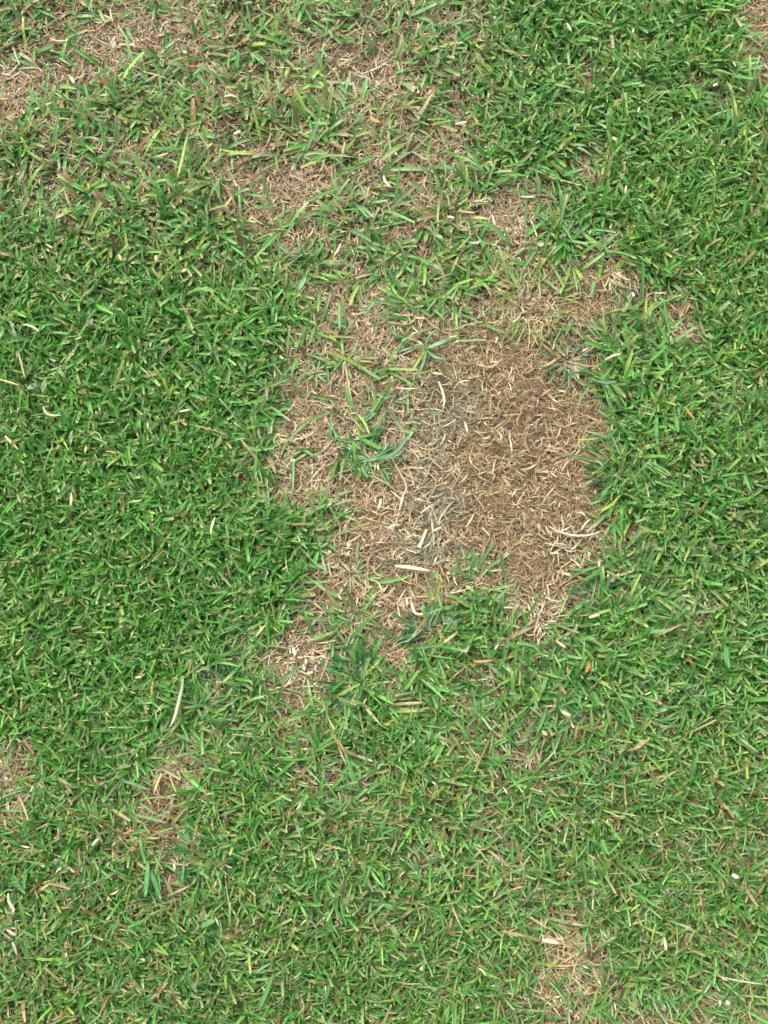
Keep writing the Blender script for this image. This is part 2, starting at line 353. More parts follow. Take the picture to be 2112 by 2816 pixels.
def build_sand():
    x, y, u, v = scatter(420000)
    s = blobs(u, v, Z_SAND); cov = cover(u, v)
    k = rng.random(len(x)) < (s * .9 + .05) * (1 - smooth(.3, .75, cov) * .9) * (.4 + .6 * vnoise(x, y, .010, 11))
    x, y = x[k], y[k]; n = len(x); g = height(x, y)
    oc = np.array([(1, 0, 0), (-1, 0, 0), (0, 1, 0), (0, -1, 0), (0, 0, 1), (0, 0, -1)], float)
    r = np.clip(rng.gamma(5, .00011, n), .0003, .0014)
    rot = rng.uniform(0, 6.3, n); ca, sa = np.cos(rot), np.sin(rot)
    P = oc[None] * (r[:, None, None] * rng.uniform(.6, 1.3, (n, 6, 1)))
    P = np.stack([P[..., 0] * ca[:, None] - P[..., 1] * sa[:, None] + .3 * P[..., 2], P[..., 0] * sa[:, None] + P[..., 1] * ca[:, None], P[..., 2] - .3 * P[..., 0]], -1)
    P += np.stack([x, y, g + r * .5 + rng.random(n) * .0012], -1)[:, None]
    T = np.array([(0, 2, 4), (2, 1, 4), (1, 3, 4), (3, 0, 4), (2, 0, 5), (1, 2, 5), (3, 1, 5), (0, 3, 5)])
    pal = [(188, 158, 110), (164, 132, 88), (206, 182, 138), (136, 106, 70), (218, 200, 166), (116, 96, 72)]
    c = jitter(pick(pal, np.tile([1.3, 1.1, 1, .6, .35, .4], (n, 1)), n), n, .12)
    C = np.ones((n, 6, 4)); C[..., :3] = c[:, None]
    o = put('sand_grains', P.reshape(-1, 3), None, C.reshape(-1, 4), M_STRAW, smoothed=False, tris=(T[None] + (np.arange(n) * 6)[:, None, None]).reshape(-1, 3))
    tag(o, 'golden sand grains lying in the barest spots', 'sand', kind='stuff')
def build_husks():
    x, y, u, v = scatter(42000)
    cov = cover(u, v); p = .10 + .9 * blobs(u, v, Z_HUSK)
    k = rng.random(len(x)) < p; x, y, cov = x[k], y[k], cov[k]; n = len(x); g = height(x, y)
    L = rng.uniform(.0035, .0085, n); Wd = rng.uniform(.0009, .0022, n)
    pal = [(236, 222, 190), (224, 202, 160), (206, 178, 136), (240, 232, 214)]
    c = jitter(pick(pal, np.tile([1, 1.2, 1, .4], (n, 1)), n), n, .07)
    z = g + .002 + rng.random(n) * (.003 + .012 * smooth(.4, .9, cov))
    o = put('pale_husks', *ribbons(np.stack([x, y, z], 1), rng.uniform(0, 6.3, n), rng.normal(1.4, .25, n), rng.normal(.2, .4, n), rng.normal(0, .4, n), L, Wd, c * .8, c, c, 3, None, -.3, rng.normal(0, .4, n), 'husk', g), M_STRAW)
    tag(o, 'small cream husks and clippings sprinkled over the litter', 'husks', kind='stuff')
build_straw(); build_fibres(); build_grey(); build_sand(); build_husks()

# ------------------------------------------------------------------ living turf
GREEN = [(104, 174, 72), (126, 178, 102), (164, 192, 90), (146, 162, 94), (82, 150, 60), (140, 198, 92), (116, 162, 90)]
def turf_mesh(x, y, u, v, cov, g, short=1.0, seg=4, thin=None):
    """tillers at x, y -> blades fanning from each"""
    m = len(x); nb = rng.choice([2, 3, 4, 5], m, p=[.25, .35, .25, .15])
    i = np.repeat(np.arange(m), nb); n = len(i)
    taz = rng.uniform(0, 6.283, m); tl = rng.gamma(2.2, .16, m)
    az = taz[i] + rng.normal(0, 1.15, n)
    c_ = cov[i]
    lean = np.clip(rng.normal(.78, .30, n) + .35 * (1 - smooth(.35, .85, c_)), .05, 1.45)
    curl = rng.normal(.55, .38, n); side = rng.normal(0, .28, n)
    lean = lean * (1 - .25 * tl[i].clip(0, 1))
    topw = (smooth(1000, 450, v) * (1 - smooth(1250, 1500, u)))[i]
    L = np.clip(rng.normal(.0260, .0075, n), .009, .050) * short * (1 - .06 * topw) * (.84 + .30 * (1 - smooth(.35, .85, c_)))
    fine = smooth(1500, 2300, v)[i] * .22 + (vnoise(x, y, .05, 14)[i] - .5) * .25
    Wd = np.clip(rng.normal(.00235, .0006, n) * (1 - fine) * (1 + .16 * topw), .0012, .0048)
    b = np.stack([x[i] + rng.normal(0, .0016, n), y[i] + rng.normal(0, .0016, n), g[i] + .0006], 1)
    ui, vi = u[i], v[i]
    top = (smooth(1000, 350, vi) * (1 - smooth(1250, 1500, ui)))
    left = (1 - smooth(650, 1000, ui)) * smooth(600, 950, vi) * (1 - smooth(2100, 2500, vi))
    rt = smooth(1450, 1800, ui) * (1 - smooth(1000, 1300, vi))
    lr = smooth(1900, 2300, vi)
    sp = 1 - smooth(.45, .8, c_)
    patchy = vnoise(x, y, .06, 15)[i]
    w = np.stack([1.5 + 1.6 * left + .9 * rt, .8 + .9 * top + .7 * patchy - .25 * left, .20 + .35 * rt + .4 * (1 - patchy) + .25 * top,
                  .22 + .55 * top + .35 * lr + .5 * sp, .7 + .5 * left + .3 * lr, .45 + .5 * rt + .25 * left, .6 + .5 * sp + .3 * lr + .3 * top], 1)
    c = pick(GREEN, w, n)
    dead = rng.random(n) < (.022 + .10 * top + .04 * sp + .09 * lr)
    dc = pick([(188, 162, 116), (176, 140, 88), (150, 126, 90), (198, 180, 132)], np.tile([1, .5, .9, .8], (n, 1)), n)
    c = c * (1 + (.16 * topw * .4)[:, None]) + (topw * .008)[:, None]        # paler, drier leaves in the thin sward
    c = np.where(dead[:, None], dc, c); c = jitter(c, n, .14)
    c0 = c * .62 + alb((160, 168, 110)) * .38
    cut = rng.random(n) < .62
    tipdry = rng.random(n) < .5
    ct = np.where((cut & tipdry)[:, None], c * .35 + alb((214, 204, 150)) * .65, c)
    return ribbons(b, az, lean, curl, side, L, Wd, c0, c, ct, seg, cut, .24, rng.normal(0, .45, n), 'leaf', g[i])
KEEP_OUT = [(1460, 850, 105, 95), (1170, 955, 75, 60), (1560, 1005, 60, 75), (1212, 1100, 60, 80)]   # tufts built on their own
def build_turf():
    x, y, u, v = scatter(80000)
    cov = cover(u, v)
    n1 = vnoise(x, y, .017, 12) - .5; n2 = vnoise(x, y, .0065, 13) - .5
    tp = smooth(1000, 450, v) * (1 - smooth(1250, 1500, u))          # thin even sward there
    d = cov + .34 * n1 * (1 - .45 * smooth(.7, .95, cov)) * (1 - .55 * tp) + .22 * n2
    p = np.interp(d, [.1, .3, .5, .65, .75, .9], [0, .035, .13, .31, .6, 1]) * np.where(cov < .06, 0, 1)
    p = p * (1 - .22 * smooth(900, 350, v) * (1 - smooth(1200, 1500, u)))
    p = p * (1 - (.97 - .22 * tp) * blobs(u, v, [(a, b, c * 1.16, d * 1.16, w) for a, b, c, d, w in Z_BARE]))
    for cx, cy, rx, ry in KEEP_OUT: p = p * np.where(((u - cx) / rx) ** 2 + ((v - cy) / ry) ** 2 < 1, .12, 1)
    k = rng.random(len(x)) < p; x, y, u, v, cov = (a[k] for a in (x, y, u, v, cov))
    o = put('green_turf', *turf_mesh(x, y, u, v, cov, height(x, y)), M_GREEN)
    tag(o, 'short mown green lawn grass growing round the dead patch', 'grass', kind='stuff')
    print('TURF tillers', len(x))
build_turf()
def build_surround():
    """the lawn goes on outside the frame: copies of one square of turf round the fine part"""
    S = .42; x, y, _, _ = scatter(30000, -S / 2, S / 2, -S / 2, S / 2)
    u = np.full(len(x), 300.); v = np.full(len(x), 2000.); cov = np.full(len(x), .85)
    first = put('turf_square', *turf_mesh(x, y, u, v, cov, np.zeros(len(x)), seg=3), M_GREEN)
    root = empty('surrounding_turf', (0, 0, 0))
    tag(root, 'mown lawn going on beyond the patch', 'grass', kind='stuff')
    k = 0
    for a in range(-4, 5):
        for b in range(-4, 5):
            px, py = a * S * .985, b * S * .985 + .03
            if abs(px) < CX + S * .36 and CY0 - S * .36 < py < CY1 + S * .36: continue
            o = first if k == 0 else first.copy()
            if k: COL.objects.link(o)
            o.parent = root; o.location = (px, py, 0); o.rotation_euler = (0, 0, R.choice([0, 1, 2, 3]) * math.pi / 2); k += 1
build_surround()

# ------------------------------------------------------------------ single things: straws, husks, stones, seed heads, tufts
def spline(P, n):
    """smooth path through the given points"""
    P = [Vector(p) for p in P]
    if len(P) == 2: return [P[0].lerp(P[1], k / n) for k in range(n + 1)]
    Q = [P[0] * 2 - P[1]] + P + [P[-1] * 2 - P[-2]]; out = []
    for k in range(n + 1):
        s = k / n * (len(P) - 1); i = min(int(s), len(P) - 2); t = s - i; a, b, c, d = Q[i:i + 4]
        out.append(.5 * ((2 * b) + (c - a) * t + (2 * a - 5 * b + 4 * c - d) * t * t + (3 * b - a - 3 * c + d) * t ** 3))
    return out
def tube(pts, widths, cols, flat=.45, sides=6, crease=0.0):
    """closed flattened tube along pts -> verts, quads, tris, colours"""
    n = len(pts); V, C = [], []
    for k, p in enumerate(pts):
        d = (pts[min(k + 1, n - 1)] - pts[max(k - 1, 0)]).normalized()
        s = Vector((-d.y, d.x, 0)); s = s.normalized() if s.length > 1e-6 else Vector((1, 0, 0)); up = d.cross(s) * -1
        if up.z < 0: up = -up
        for j in range(sides):
            a = 2 * math.pi * j / sides
            q = s * (math.cos(a) * widths[k] * .5) + up * (math.sin(a) * widths[k] * .5 * flat)
            if crease and abs(math.sin(a)) > .5: q += up * (-crease * widths[k] * (1 if math.sin(a) > 0 else 1) * abs(math.sin(a)))
            V.append(p + q); C.append((*cols[k], .5 + .5 * math.cos(a)))
    Q = [(k * sides + j, k * sides + (j + 1) % sides, (k + 1) * sides + (j + 1) % sides, (k + 1) * sides + j) for k in range(n - 1) for j in range(sides)]
    T = [(0, j + 1, j) for j in range(1, sides - 1)] + [((n - 1) * sides, (n - 1) * sides + j, (n - 1) * sides + j + 1) for j in range(1, sides - 1)]
    return np.array([tuple(v) for v in V]), np.array(Q), np.array(T), np.array(C)
PX = VIEW_W / PW                    # metres per photograph pixel
def ground_pt(u, v, dz):
    p = at(u, v, dz); p.z = dz + float(height(p.x, p.y)); return p
def straw(name, label, cat, px, w, c1, c2=None, z=.006, group=None, lift=0.0, shape=(.5, 1, 1, .45), parent=None, seg=7, flat=.4, crease=0.0):
    """a stem or leaf lying along photograph pixels px, w pixels wide"""
    P = spline([ground_pt(u, v, z + lift * (i / max(len(px) - 1, 1))) for i, (u, v) in enumerate(px)], seg)
    n = len(P); t = np.linspace(0, 1, n); c2 = c2 or c1
    W = np.interp(t, np.linspace(0, 1, len(shape)), shape) * w * PX
    a, b = alb(c1) * .82, alb(c2) * .82
    V, Q, T, C = tube(P, W, [a * (1 - k) + b * k for k in t], flat, 6, crease)
    base = Vector(P[0]) if parent is None else parent.location
    o = put(name, V - np.array(base), Q, C, M_STRAW if c1[1] < c1[0] + 12 else M_GREEN, parent, True, T)
    if parent is None: o.location = base; tag(o, label, cat, group)
    return o
HUSK = (.2, .8, 1, .8, .25)
def stone(name, label, cat, u, v, r, mat, z=.002, squash=.7, group=None, seed=1, parts=1):
    import bmesh
    bm = bmesh.new(); bmesh.ops.create_icosphere(bm, subdivisions=3, radius=1); q = random.Random(seed)
    ax = [(Vector((q.gauss(0, 1), q.gauss(0, 1), q.gauss(0, 1))).normalized(), q.uniform(.62, .92)) for _ in range(9)]
    sx, sy = q.uniform(.85, 1.2), q.uniform(.75, 1.0)
    for w in bm.verts:
        for d, h in ax:                      # chip flat facets off the ball
            k = w.co.dot(d)
            if k > h: w.co -= d * (k - h) * .85
        w.co = Vector((w.co.x * sx, w.co.y * sy, w.co.z * squash)) * (r * PX)
    me = bpy.data.meshes.new(name); bm.to_mesh(me); bm.free(); me.materials.append(mat)
    for p in me.polygons: p.use_smooth = True
    o = bpy.data.objects.new(name, me); COL.objects.link(o); o.location = ground_pt(u, v, z); o.rotation_euler = (q.uniform(-.3, .3), q.uniform(-.3, .3), q.uniform(0, 6))
    return tag(o, label, cat, group)
def leaf_mesh(name, parent, off, az, lean, curl, side, L, w, c0, c1, ct, cut, mat, roll=0.0, zmin=-.0):
    """one blade as a part of its tuft; off is measured from the tuft's base"""
    A = lambda k: np.array([k], float)
    V, Q, C = ribbons(np.array([off], float), A(az), A(lean), A(curl), A(side), A(L), A(w), np.array([c0]), np.array([c1]), np.array([ct]), 6, np.array([cut]), .22, A(roll), 'leaf', A(zmin))
    return put(name, V, Q, C, mat, parent)
def tuft(name, label, cat, u, v, n, L, w, pal, rad=6, lean=(.5, 1.3), curl=(.1, .6), arc=(0, 6.283), group=None, dry=.08, cut=.35, dead=False, side=.25, hollow=0.0):
    """a plant: blades (parts) fanning out of one base; rad is the base radius in mm"""
    b = ground_pt(u, v, 0); e = empty(name, b); tag(e, label, cat, group)
    for k in range(n):
        az = arc[0] + (arc[1] - arc[0]) * ((k + R.uniform(-.6, .6)) / n)
        q = R.random(); rr = (hollow + (1 - hollow) * math.sqrt(R.random())) * rad / 1000
        a2 = az + R.gauss(0, .5)
        if dead: side = .7; az = R.gauss(.5 * (arc[0] + arc[1]), (arc[1] - arc[0]) * .22); a2 = R.uniform(0, 6.283); rr *= 1.5
        c = alb(R.choice(pal)) * math.exp(R.gauss(0, .1))
        if R.random() < dry: c = alb(R.choice([(206, 180, 128), (188, 150, 96), (170, 136, 96)]))
        c0 = c * .5 + alb((178, 170, 118)) * .5 if not dead else c * .8
        ct = c * .4 + alb((212, 198, 146)) * .6 if R.random() < .5 else c
        le = lean[0] + (lean[1] - lean[0]) * q
        leaf_mesh('blade', e, (rr * math.cos(a2), rr * math.sin(a2), .0006), az, le, R.uniform(*curl), R.gauss(0, side), R.uniform(*L) / 1000 * (1 if dead or n > 80 else .76), R.uniform(*w) / 1000 * (.72 if dead else .95),
                  c0, c, ct, R.random() < cut, M_STRAW if dead else M_GREEN, R.gauss(0, .4), R.uniform(.0055, .009))
    return e
# --- tufts and weeds that stand apart
WIRY = [(120, 168, 62), (104, 154, 58), (142, 176, 76), (164, 170, 92)]
BLUE = [(74, 142, 84), (60, 126, 74), (92, 150, 94)]
RICH = [(62, 150, 64), (80, 162, 72), (52, 130, 56)]
OLIV = [(112, 146, 82), (98, 138, 90), (132, 148, 88)]
t = tuft('wiry_grass_tuft', 'open tuft of thin wiry yellow green curling blades on bare brown ground', 'grass tuft', 1460, 845, 95, (12, 32), (1.0, 1.6), WIRY, 24, (.6, 1.3), (-.2, .5), dry=.12, side=.7, hollow=.35)
tuft('spiky_grass_tuft', 'spiky grey green tuft with straw in its heart, surrounded by brown thatch', 'grass tuft', 1556, 1000, 60, (12, 30), (1.4, 2.4), OLIV + BLUE, 9, (.45, 1.35), (0, .4), dry=.25)
tuft('star_grass_tuft', 'star shaped tuft of long pointed bright green blades above the wiry tuft', 'grass tuft', 1563, 652, 34, (20, 40), (1.6, 2.8), RICH + [(104, 172, 80)], 7, (.5, 1.25), (0, .5), dry=.03)
tuft('small_grass_tuft', 'green tuft alone in the dead patch, touching the white pebble side', 'grass tuft', 1010, 1262, 46, (12, 34), (1.8, 3.0), RICH, 12, (.5, 1.3), (.1, .6), dry=.08)
tuft('small_grass_tuft', 'sparse tuft of dark blunt blades beside the grey strands', 'grass tuft', 1052, 1115, 26, (10, 26), (1.8, 3.0), BLUE + OLIV, 14, (.6, 1.35), (.1, .5), dry=.25)
tuft('small_grass_tuft', 'little tuft between two sandy tongues below the big flat straw', 'grass tuft', 975, 1718, 40, (12, 30), (1.5, 2.6), RICH + OLIV, 11, (.5, 1.3), (0, .5), dry=.1)
tuft('small_grass_tuft', 'thin tuft at the top of the sandy tongue under the curved straw', 'grass tuft', 965, 1585, 22, (10, 24), (1.4, 2.4), OLIV, 9, (.5, 1.3), (0, .5), dry=.2)
tuft('edge_grass_tuft', 'fan of dark green blades rising beside the husk strewn sand', 'grass tuft', 985, 1872, 56, (16, 38), (1.8, 3.0), BLUE + RICH, 13, (.5, 1.25), (0, .45), arc=(.4, 4.6), dry=.05)
tuft('edge_grass_tuft', 'leafy tuft leaning over the sand, beside the curled white straw', 'grass tuft', 1190, 1745, 50, (16, 36), (1.8, 3.2), BLUE, 14, (.6, 1.3), (0, .45), dry=.06)
tuft('edge_grass_tuft', 'tuft of narrow pointed blades below the forked white leaf', 'grass tuft', 1640, 1640, 40, (16, 36), (1.6, 2.8), BLUE, 9, (.35, 1.2), (0, .4), dry=.06)
tuft('edge_grass_tuft', 'dense spray of thin pointed blades leaning onto the brown thatch edge', 'grass tuft', 1700, 1290, 46, (18, 42), (1.4, 2.6), BLUE + OLIV, 14, (.7, 1.3), (0, .4), arc=(1.9, 4.6), dry=.12)
tuft('edge_grass_tuft', 'spray of slender pale green blades reaching over the left sand edge', 'grass tuft', 700, 1490, 52, (16, 36), (1.5, 2.6), RICH + OLIV, 16, (.5, 1.25), (0, .4), arc=(-1.2, 2.4), dry=.05)
tuft('edge_grass_tuft', 'bluish tuft beside the long half green half cream blade', 'grass tuft', 612, 1895, 56, (16, 34), (1.5, 2.8), BLUE, 14, (.4, 1.25), (0, .45), dry=.08)
tuft('edge_grass_tuft', 'slender upright tuft right of the star weed, with dry brown leaves', 'grass tuft', 1700, 940, 44, (16, 38), (1.5, 2.7), RICH + OLIV, 14, (.25, 1.15), (0, .5), dry=.12)
tuft('edge_grass_tuft', 'thick drooping clump beside the small muddy hollow', 'grass tuft', 560, 2350, 60, (14, 32), (2.0, 3.2), RICH, 15, (.4, 1.25), (.1, .6), dry=.04)
tuft('edge_grass_tuft', 'arching clump of long narrow blades beside the drooping clump', 'grass tuft', 735, 2290, 54, (18, 38), (1.5, 2.5), BLUE + RICH, 16, (.5, 1.2), (.1, .7), arc=(2.6, 6.6), dry=.05)
tuft('seedling', 'short seedling with a few bright blades near the clod', 'seedling', 868, 1035, 9, (10, 26), (1.6, 2.4), [(112, 168, 84), (90, 156, 76)], 3, (.5, 1.2), (0, .5), dry=0)
tuft('seedling', 'pale seedling with broad spread leaves on the straw left of the star weed', 'seedling', 948, 1000, 12, (10, 24), (2.0, 3.0), [(122, 168, 92), (140, 172, 92)], 6, (.7, 1.35), (0, .4), dry=.1)
# --- the star weed: two crowns joined by a runner, broad leaves
b = ground_pt(1170, 958, 0); weed = empty('star_weed', b); tag(weed, 'grass weed with broad star spread leaves lying on the tan straw', 'weed')
def weed_leaf(px, w, c1, c2, name='leaf', z=.010, lift=.004):
    P = spline([ground_pt(u, v, z + lift * math.sin(i / (len(px) - 1) * 2.4)) - b for i, (u, v) in enumerate(px)], 8); n = len(P)
    W = np.interp(np.linspace(0, 1, n), [0, .3, .7, 1], [.55, 1, .85, .08]) * w * PX
    k = np.linspace(0, 1, n); V, Q, T, C = tube(P, W, [alb(c1) * (1 - a) + alb(c2) * a for a in k], .22, 6, .10)
    put(name, V, Q, C, M_GREEN, weed, True, T)
G1, G2, YL = (84, 156, 84), (70, 142, 82), (176, 176, 92)
for px, w, c1, c2 in [([(1172, 958), (1215, 940), (1252, 924)], 15, (110, 168, 96), G1), ([(1172, 962), (1200, 984), (1242, 990)], 10, G1, G2), ([(1172, 964), (1164, 1000), (1148, 1036)], 10, (120, 164, 90), G2),
                      ([(1168, 962), (1150, 996), (1126, 1032)], 8, YL, (160, 168, 96)), ([(1120, 928), (1092, 922), (1074, 902)], 11, G1, G2), ([(1118, 924), (1104, 908), (1096, 892)], 9, YL, (206, 148, 76)),
                      ([(1118, 930), (1102, 948), (1092, 966)], 11, G1, G2), ([(1160, 955), (1126, 958), (1096, 968)], 9, G1, (104, 146, 84)), ([(1165, 952), (1190, 912), (1226, 906)], 9, G2, G2), ([(1122, 926), (1136, 916), (1150, 912)], 8, (150, 170, 96), (206, 190, 130))]:
    weed_leaf(px, w, c1, c2)
weed_leaf([(1116, 926), (1140, 934), (1160, 944), (1174, 964)], 9, (176, 178, 120), (150, 176, 96), 'runner', .005, .002)
# --- bleached dead tufts
CREAM = [(218, 202, 164), (202, 182, 142), (186, 162, 122)]
tuft('bleached_tuft', 'dead tuft bleached cream, arching beside the white chip', 'dead tuft', 1690, 770, 16, (9, 20), (1.6, 2.8), CREAM, 5, (.6, 1.3), (.1, .6), arc=(3.6, 6.2), dead=True, dry=0)
tuft('bleached_tuft', 'frayed grey cream dead tuft below the long curved straw', 'dead tuft', 1552, 1492, 26, (8, 18), (1.2, 2.2), [(196, 184, 150), (172, 160, 130), (210, 198, 164)], 9, (.7, 1.4), (0, .4), dead=True, dry=0)
tuft('bleached_tuft', 'frayed pale dead tuft where the brown thatch meets the green', 'dead tuft', 1478, 1686, 22, (8, 17), (1.0, 2.0), [(204, 188, 156), (180, 160, 126), (222, 208, 176)], 9, (.7, 1.4), (0, .4), dead=True, dry=0)
tuft('bleached_tuft', 'tan dead tuft of loose straws above the muddy hollow', 'dead tuft', 386, 2294, 22, (12, 26), (.9, 1.7), [(206, 176, 126), (188, 156, 108), (218, 192, 142)], 6, (.6, 1.35), (0, .5), dead=True, dry=0)
tuft('bleached_tuft', 'tan dead tuft combed sideways beside the dark earth clod', 'dead tuft', 1570, 2612, 30, (14, 30), (.9, 1.8), [(204, 174, 126), (184, 152, 106), (216, 196, 144)], 8, (.8, 1.4), (0, .4), arc=(1.4, 4.4), dead=True, dry=0)
tuft('bleached_tuft', 'pinkish tan dead tuft at the upper rim of the star weed', 'dead tuft', 1150, 872, 24, (8, 18), (1.4, 2.6), [(216, 190, 150), (198, 170, 130), (228, 206, 170)], 8, (.7, 1.4), (0, .5), dead=True, dry=0)
tuft('bleached_tuft', 'cream dead tuft in the sand beside the little tuft', 'dead tuft', 1015, 1648, 20, (10, 22), (1.0, 1.9), CREAM, 6, (.7, 1.4), (0, .4), arc=(-.6, 3.0), dead=True, dry=0)
# --- straws, leaves and husks that can be told apart
CR, WH, TN, OR, BR = (232, 214, 170), (238, 228, 204), (206, 178, 132), (204, 150, 86), (170, 130, 86)
S = lambda label, px, w, c1=CR, c2=None, z=.0075, name='dead_straw', cat='straw', **k: straw(name, label, cat, px, w, c1, c2, z + .003, **k)
S('bent cream straw split at its top, lying on the grey strands', [(1206, 1050), (1216, 1076), (1222, 1102), (1218, 1126)], 8, CR, (224, 204, 156), z=.011)
S('broad flat cream straw, thickest in the dead patch', [(1086, 1555), (1130, 1559), (1182, 1568)], 12, CR, (246, 234, 196), z=.009)
S('long smoothly bowed straw with a white end on brown thatch', [(1510, 1446), (1540, 1462), (1580, 1472), (1620, 1471), (1655, 1459)], 7, TN, WH, z=.009)
S('straight pale straw above the long bowed straw', [(1598, 1458), (1610, 1440), (1625, 1426)], 6, CR)
S('long blade fading from green to cream, lying across green turf', [(503, 1858), (500, 1890), (492, 1925), (482, 1965), (468, 1998)], 11, (150, 184, 96), WH, z=.022, name='grass_blade', cat='grass blade')
S('broad yellow green blade standing out from dull turf', [(520, 362), (508, 410), (500, 448), (488, 490)], 12, (112, 180, 60), (196, 206, 92), z=.022, name='grass_blade', cat='grass blade')
S('thin straight straw pointing at the grey strands', [(1303, 1414), (1293, 1432), (1282, 1448)], 5, CR)
S('forked cream straw with frayed foot among grey strands', [(1174, 1453), (1164, 1478), (1153, 1504)], 11, CR, WH, z=.010, shape=(.5, .7, .8, 1.2))
S('short thick cream straw next to the forked straw', [(1214, 1447), (1188, 1460)], 7, CR, z=.010)
S('tan straw below the short thick straw', [(1242, 1481), (1216, 1494)], 6, (220, 184, 132), z=.010)
S('white split husk left of the forked straw', [(1066, 1454), (1080, 1444), (1096, 1440)], 8, CR, WH, name='husk', cat='husk')
S('hooked tan straw lying below the forked straw', [(1024, 1554), (1030, 1572), (1044, 1582), (1060, 1584)], 5, TN)
S('hooked straw with a cream bulb on the sand tongue', [(1019, 1594), (1036, 1598), (1046, 1612), (1050, 1630)], 7, TN, CR, shape=(.5, .6, .8, 1.1, .3))
S('level tan straw under the broad flat straw', [(1145, 1639), (1188, 1640)], 6, TN)
S('curled white straw beside the sand tongue', [(1134, 1656), (1137, 1676), (1148, 1688), (1176, 1687)], 8, WH, CR, shape=(.6, 1.3, 1, .5))
S('white husk next to the curled white straw', [(1120, 1646), (1119, 1664)], 8, WH, shape=HUSK, name='husk', cat='husk')
S('thin upright straw leaning on green blades beside the cream stone', [(902, 1546), (907, 1570), (913, 1592)], 5, TN)
S('long thin stalk crossing the husk strewn sand', [(906, 1796), (900, 1820), (892, 1846)], 5, (190, 176, 130), TN)
S('orange straw lying level on green turf', [(1301, 1819), (1328, 1819), (1354, 1816)], 8, OR, (214, 170, 110), z=.016)
S('stubby cream husk above the bent cream straw', [(1188, 1028), (1204, 1029), (1216, 1032)], 9, (224, 196, 146), shape=HUSK, name='husk', cat='husk')
S('tall cream straw split open, beside the grey strands', [(1110, 1355), (1105, 1378), (1098, 1402)], 8, WH, CR, shape=(.3, 1, .9, .5))
S('cream straw lying aslant below the grey heap', [(1188, 1386), (1172, 1398), (1156, 1410)], 6, CR, z=.010)
S('long angled straw running through the grey strands', [(1077, 1258), (1096, 1294), (1118, 1334), (1108, 1364)], 5, TN, CR, z=.009)
S('bowed straw on golden sand beside the star weed', [(1310, 1000), (1334, 1008), (1356, 1006), (1384, 983)], 6, (214, 182, 134))
S('grey bent straw curling out of the grey strands', [(1180, 1228), (1181, 1254), (1198, 1276), (1224, 1294)], 5, (168, 162, 132), TN, z=.010)
S('cream straw crossing the top of the grey heap', [(1090, 1068), (1120, 1070), (1152, 1068)], 5, CR, z=.010)
S('curled cream leaf at the right of the grey heap', [(1278, 1160), (1282, 1176), (1286, 1192)], 8, CR, WH, z=.010, shape=HUSK)
S('tan straw spearing the turf edge right of the thatch', [(1546, 1296), (1556, 1276), (1570, 1262)], 6, (218, 180, 126), z=.009)
S('curved tan straw where brown thatch meets green blades', [(1590, 1408), (1602, 1410), (1610, 1418)], 6, CR)
for k, (u, v) in enumerate([(935, 1643), (812, 1797), (826, 1808), (842, 1820), (860, 1812), (880, 1818), (798, 1790), (868, 1836), (852, 1850), (890, 1806), (836, 1836)]):
    a = R.uniform(0, 3.1); S('cream husk scattered on the sand below the little tuft', [(u - 9 * math.cos(a), v - 9 * math.sin(a)), (u, v + 1), (u + 9 * math.cos(a), v + 9 * math.sin(a))], R.uniform(6, 9), R.choice([CR, WH, (226, 202, 156)]), shape=HUSK, name='husk', cat='husk', group='cream husks on the sand')
S('white two winged husk at the edge of the sand', [(806, 1780), (809, 1792), (812, 1802)], 11, WH, shape=HUSK, name='husk', cat='husk')
v1 = empty('forked_leaf', ground_pt(1686, 1600, 0)); tag(v1, 'dead white leaf pair forming a V at the turf edge', 'dead leaf')
straw('leaf_blade', None, None, [(1686, 1600), (1680, 1590), (1672, 1578)], 11, CR, WH, .012, parent=v1)
straw('leaf_blade', None, None, [(1686, 1600), (1694, 1588), (1704, 1576)], 10, CR, WH, .012, parent=v1)
S('short stick half white half tan on the lower turf', [(1529, 1762), (1542, 1772), (1556, 1782)], 8, TN, WH, z=.018)
S('orange brown leaf sunk in the turf', [(1612, 1850), (1618, 1836), (1624, 1826)], 12, (196, 128, 66), z=.016, name='dead_leaf', cat='dead leaf')
S('rounded cream leaf below the orange brown leaf', [(1490, 2008), (1498, 2016), (1506, 2022)], 13, (226, 196, 148), z=.017, shape=HUSK, name='dead_leaf', cat='dead leaf')
S('folded yellowish cream leaf on the turf above the rounded cream leaf', [(1546, 1956), (1556, 1964), (1570, 1968)], 10, (232, 214, 160), z=.017, name='dead_leaf', cat='dead leaf')
S('curled cream leaf lying near the tuft below the forked white leaf', [(1620, 1698), (1634, 1694), (1650, 1690)], 10, (232, 208, 164), z=.014, name='dead_leaf', cat='dead leaf')
S('rust coloured blade slanting through turf right of the brown thatch', [(1884, 1122), (1896, 1140), (1910, 1156)], 9, (190, 140, 86), z=.020, name='dead_leaf', cat='dead leaf')
S('dry folded cream leaf beside the tuft with dry brown leaves', [(1664, 990), (1690, 978), (1706, 976)], 9, (222, 202, 152), z=.016, name='dead_leaf', cat='dead leaf')
S('reddish straw on bare ground near the bright turf corner', [(1884, 862), (1892, 846), (1900, 832)], 7, (212, 162, 120), z=.008)
S('long tan straw bridging bare ground to turf', [(1812, 820), (1838, 832), (1862, 854)], 6, TN, z=.009)
S('level straw on bare ground below the bright turf', [(1800, 806), (1832, 804)], 6, CR, z=.009)
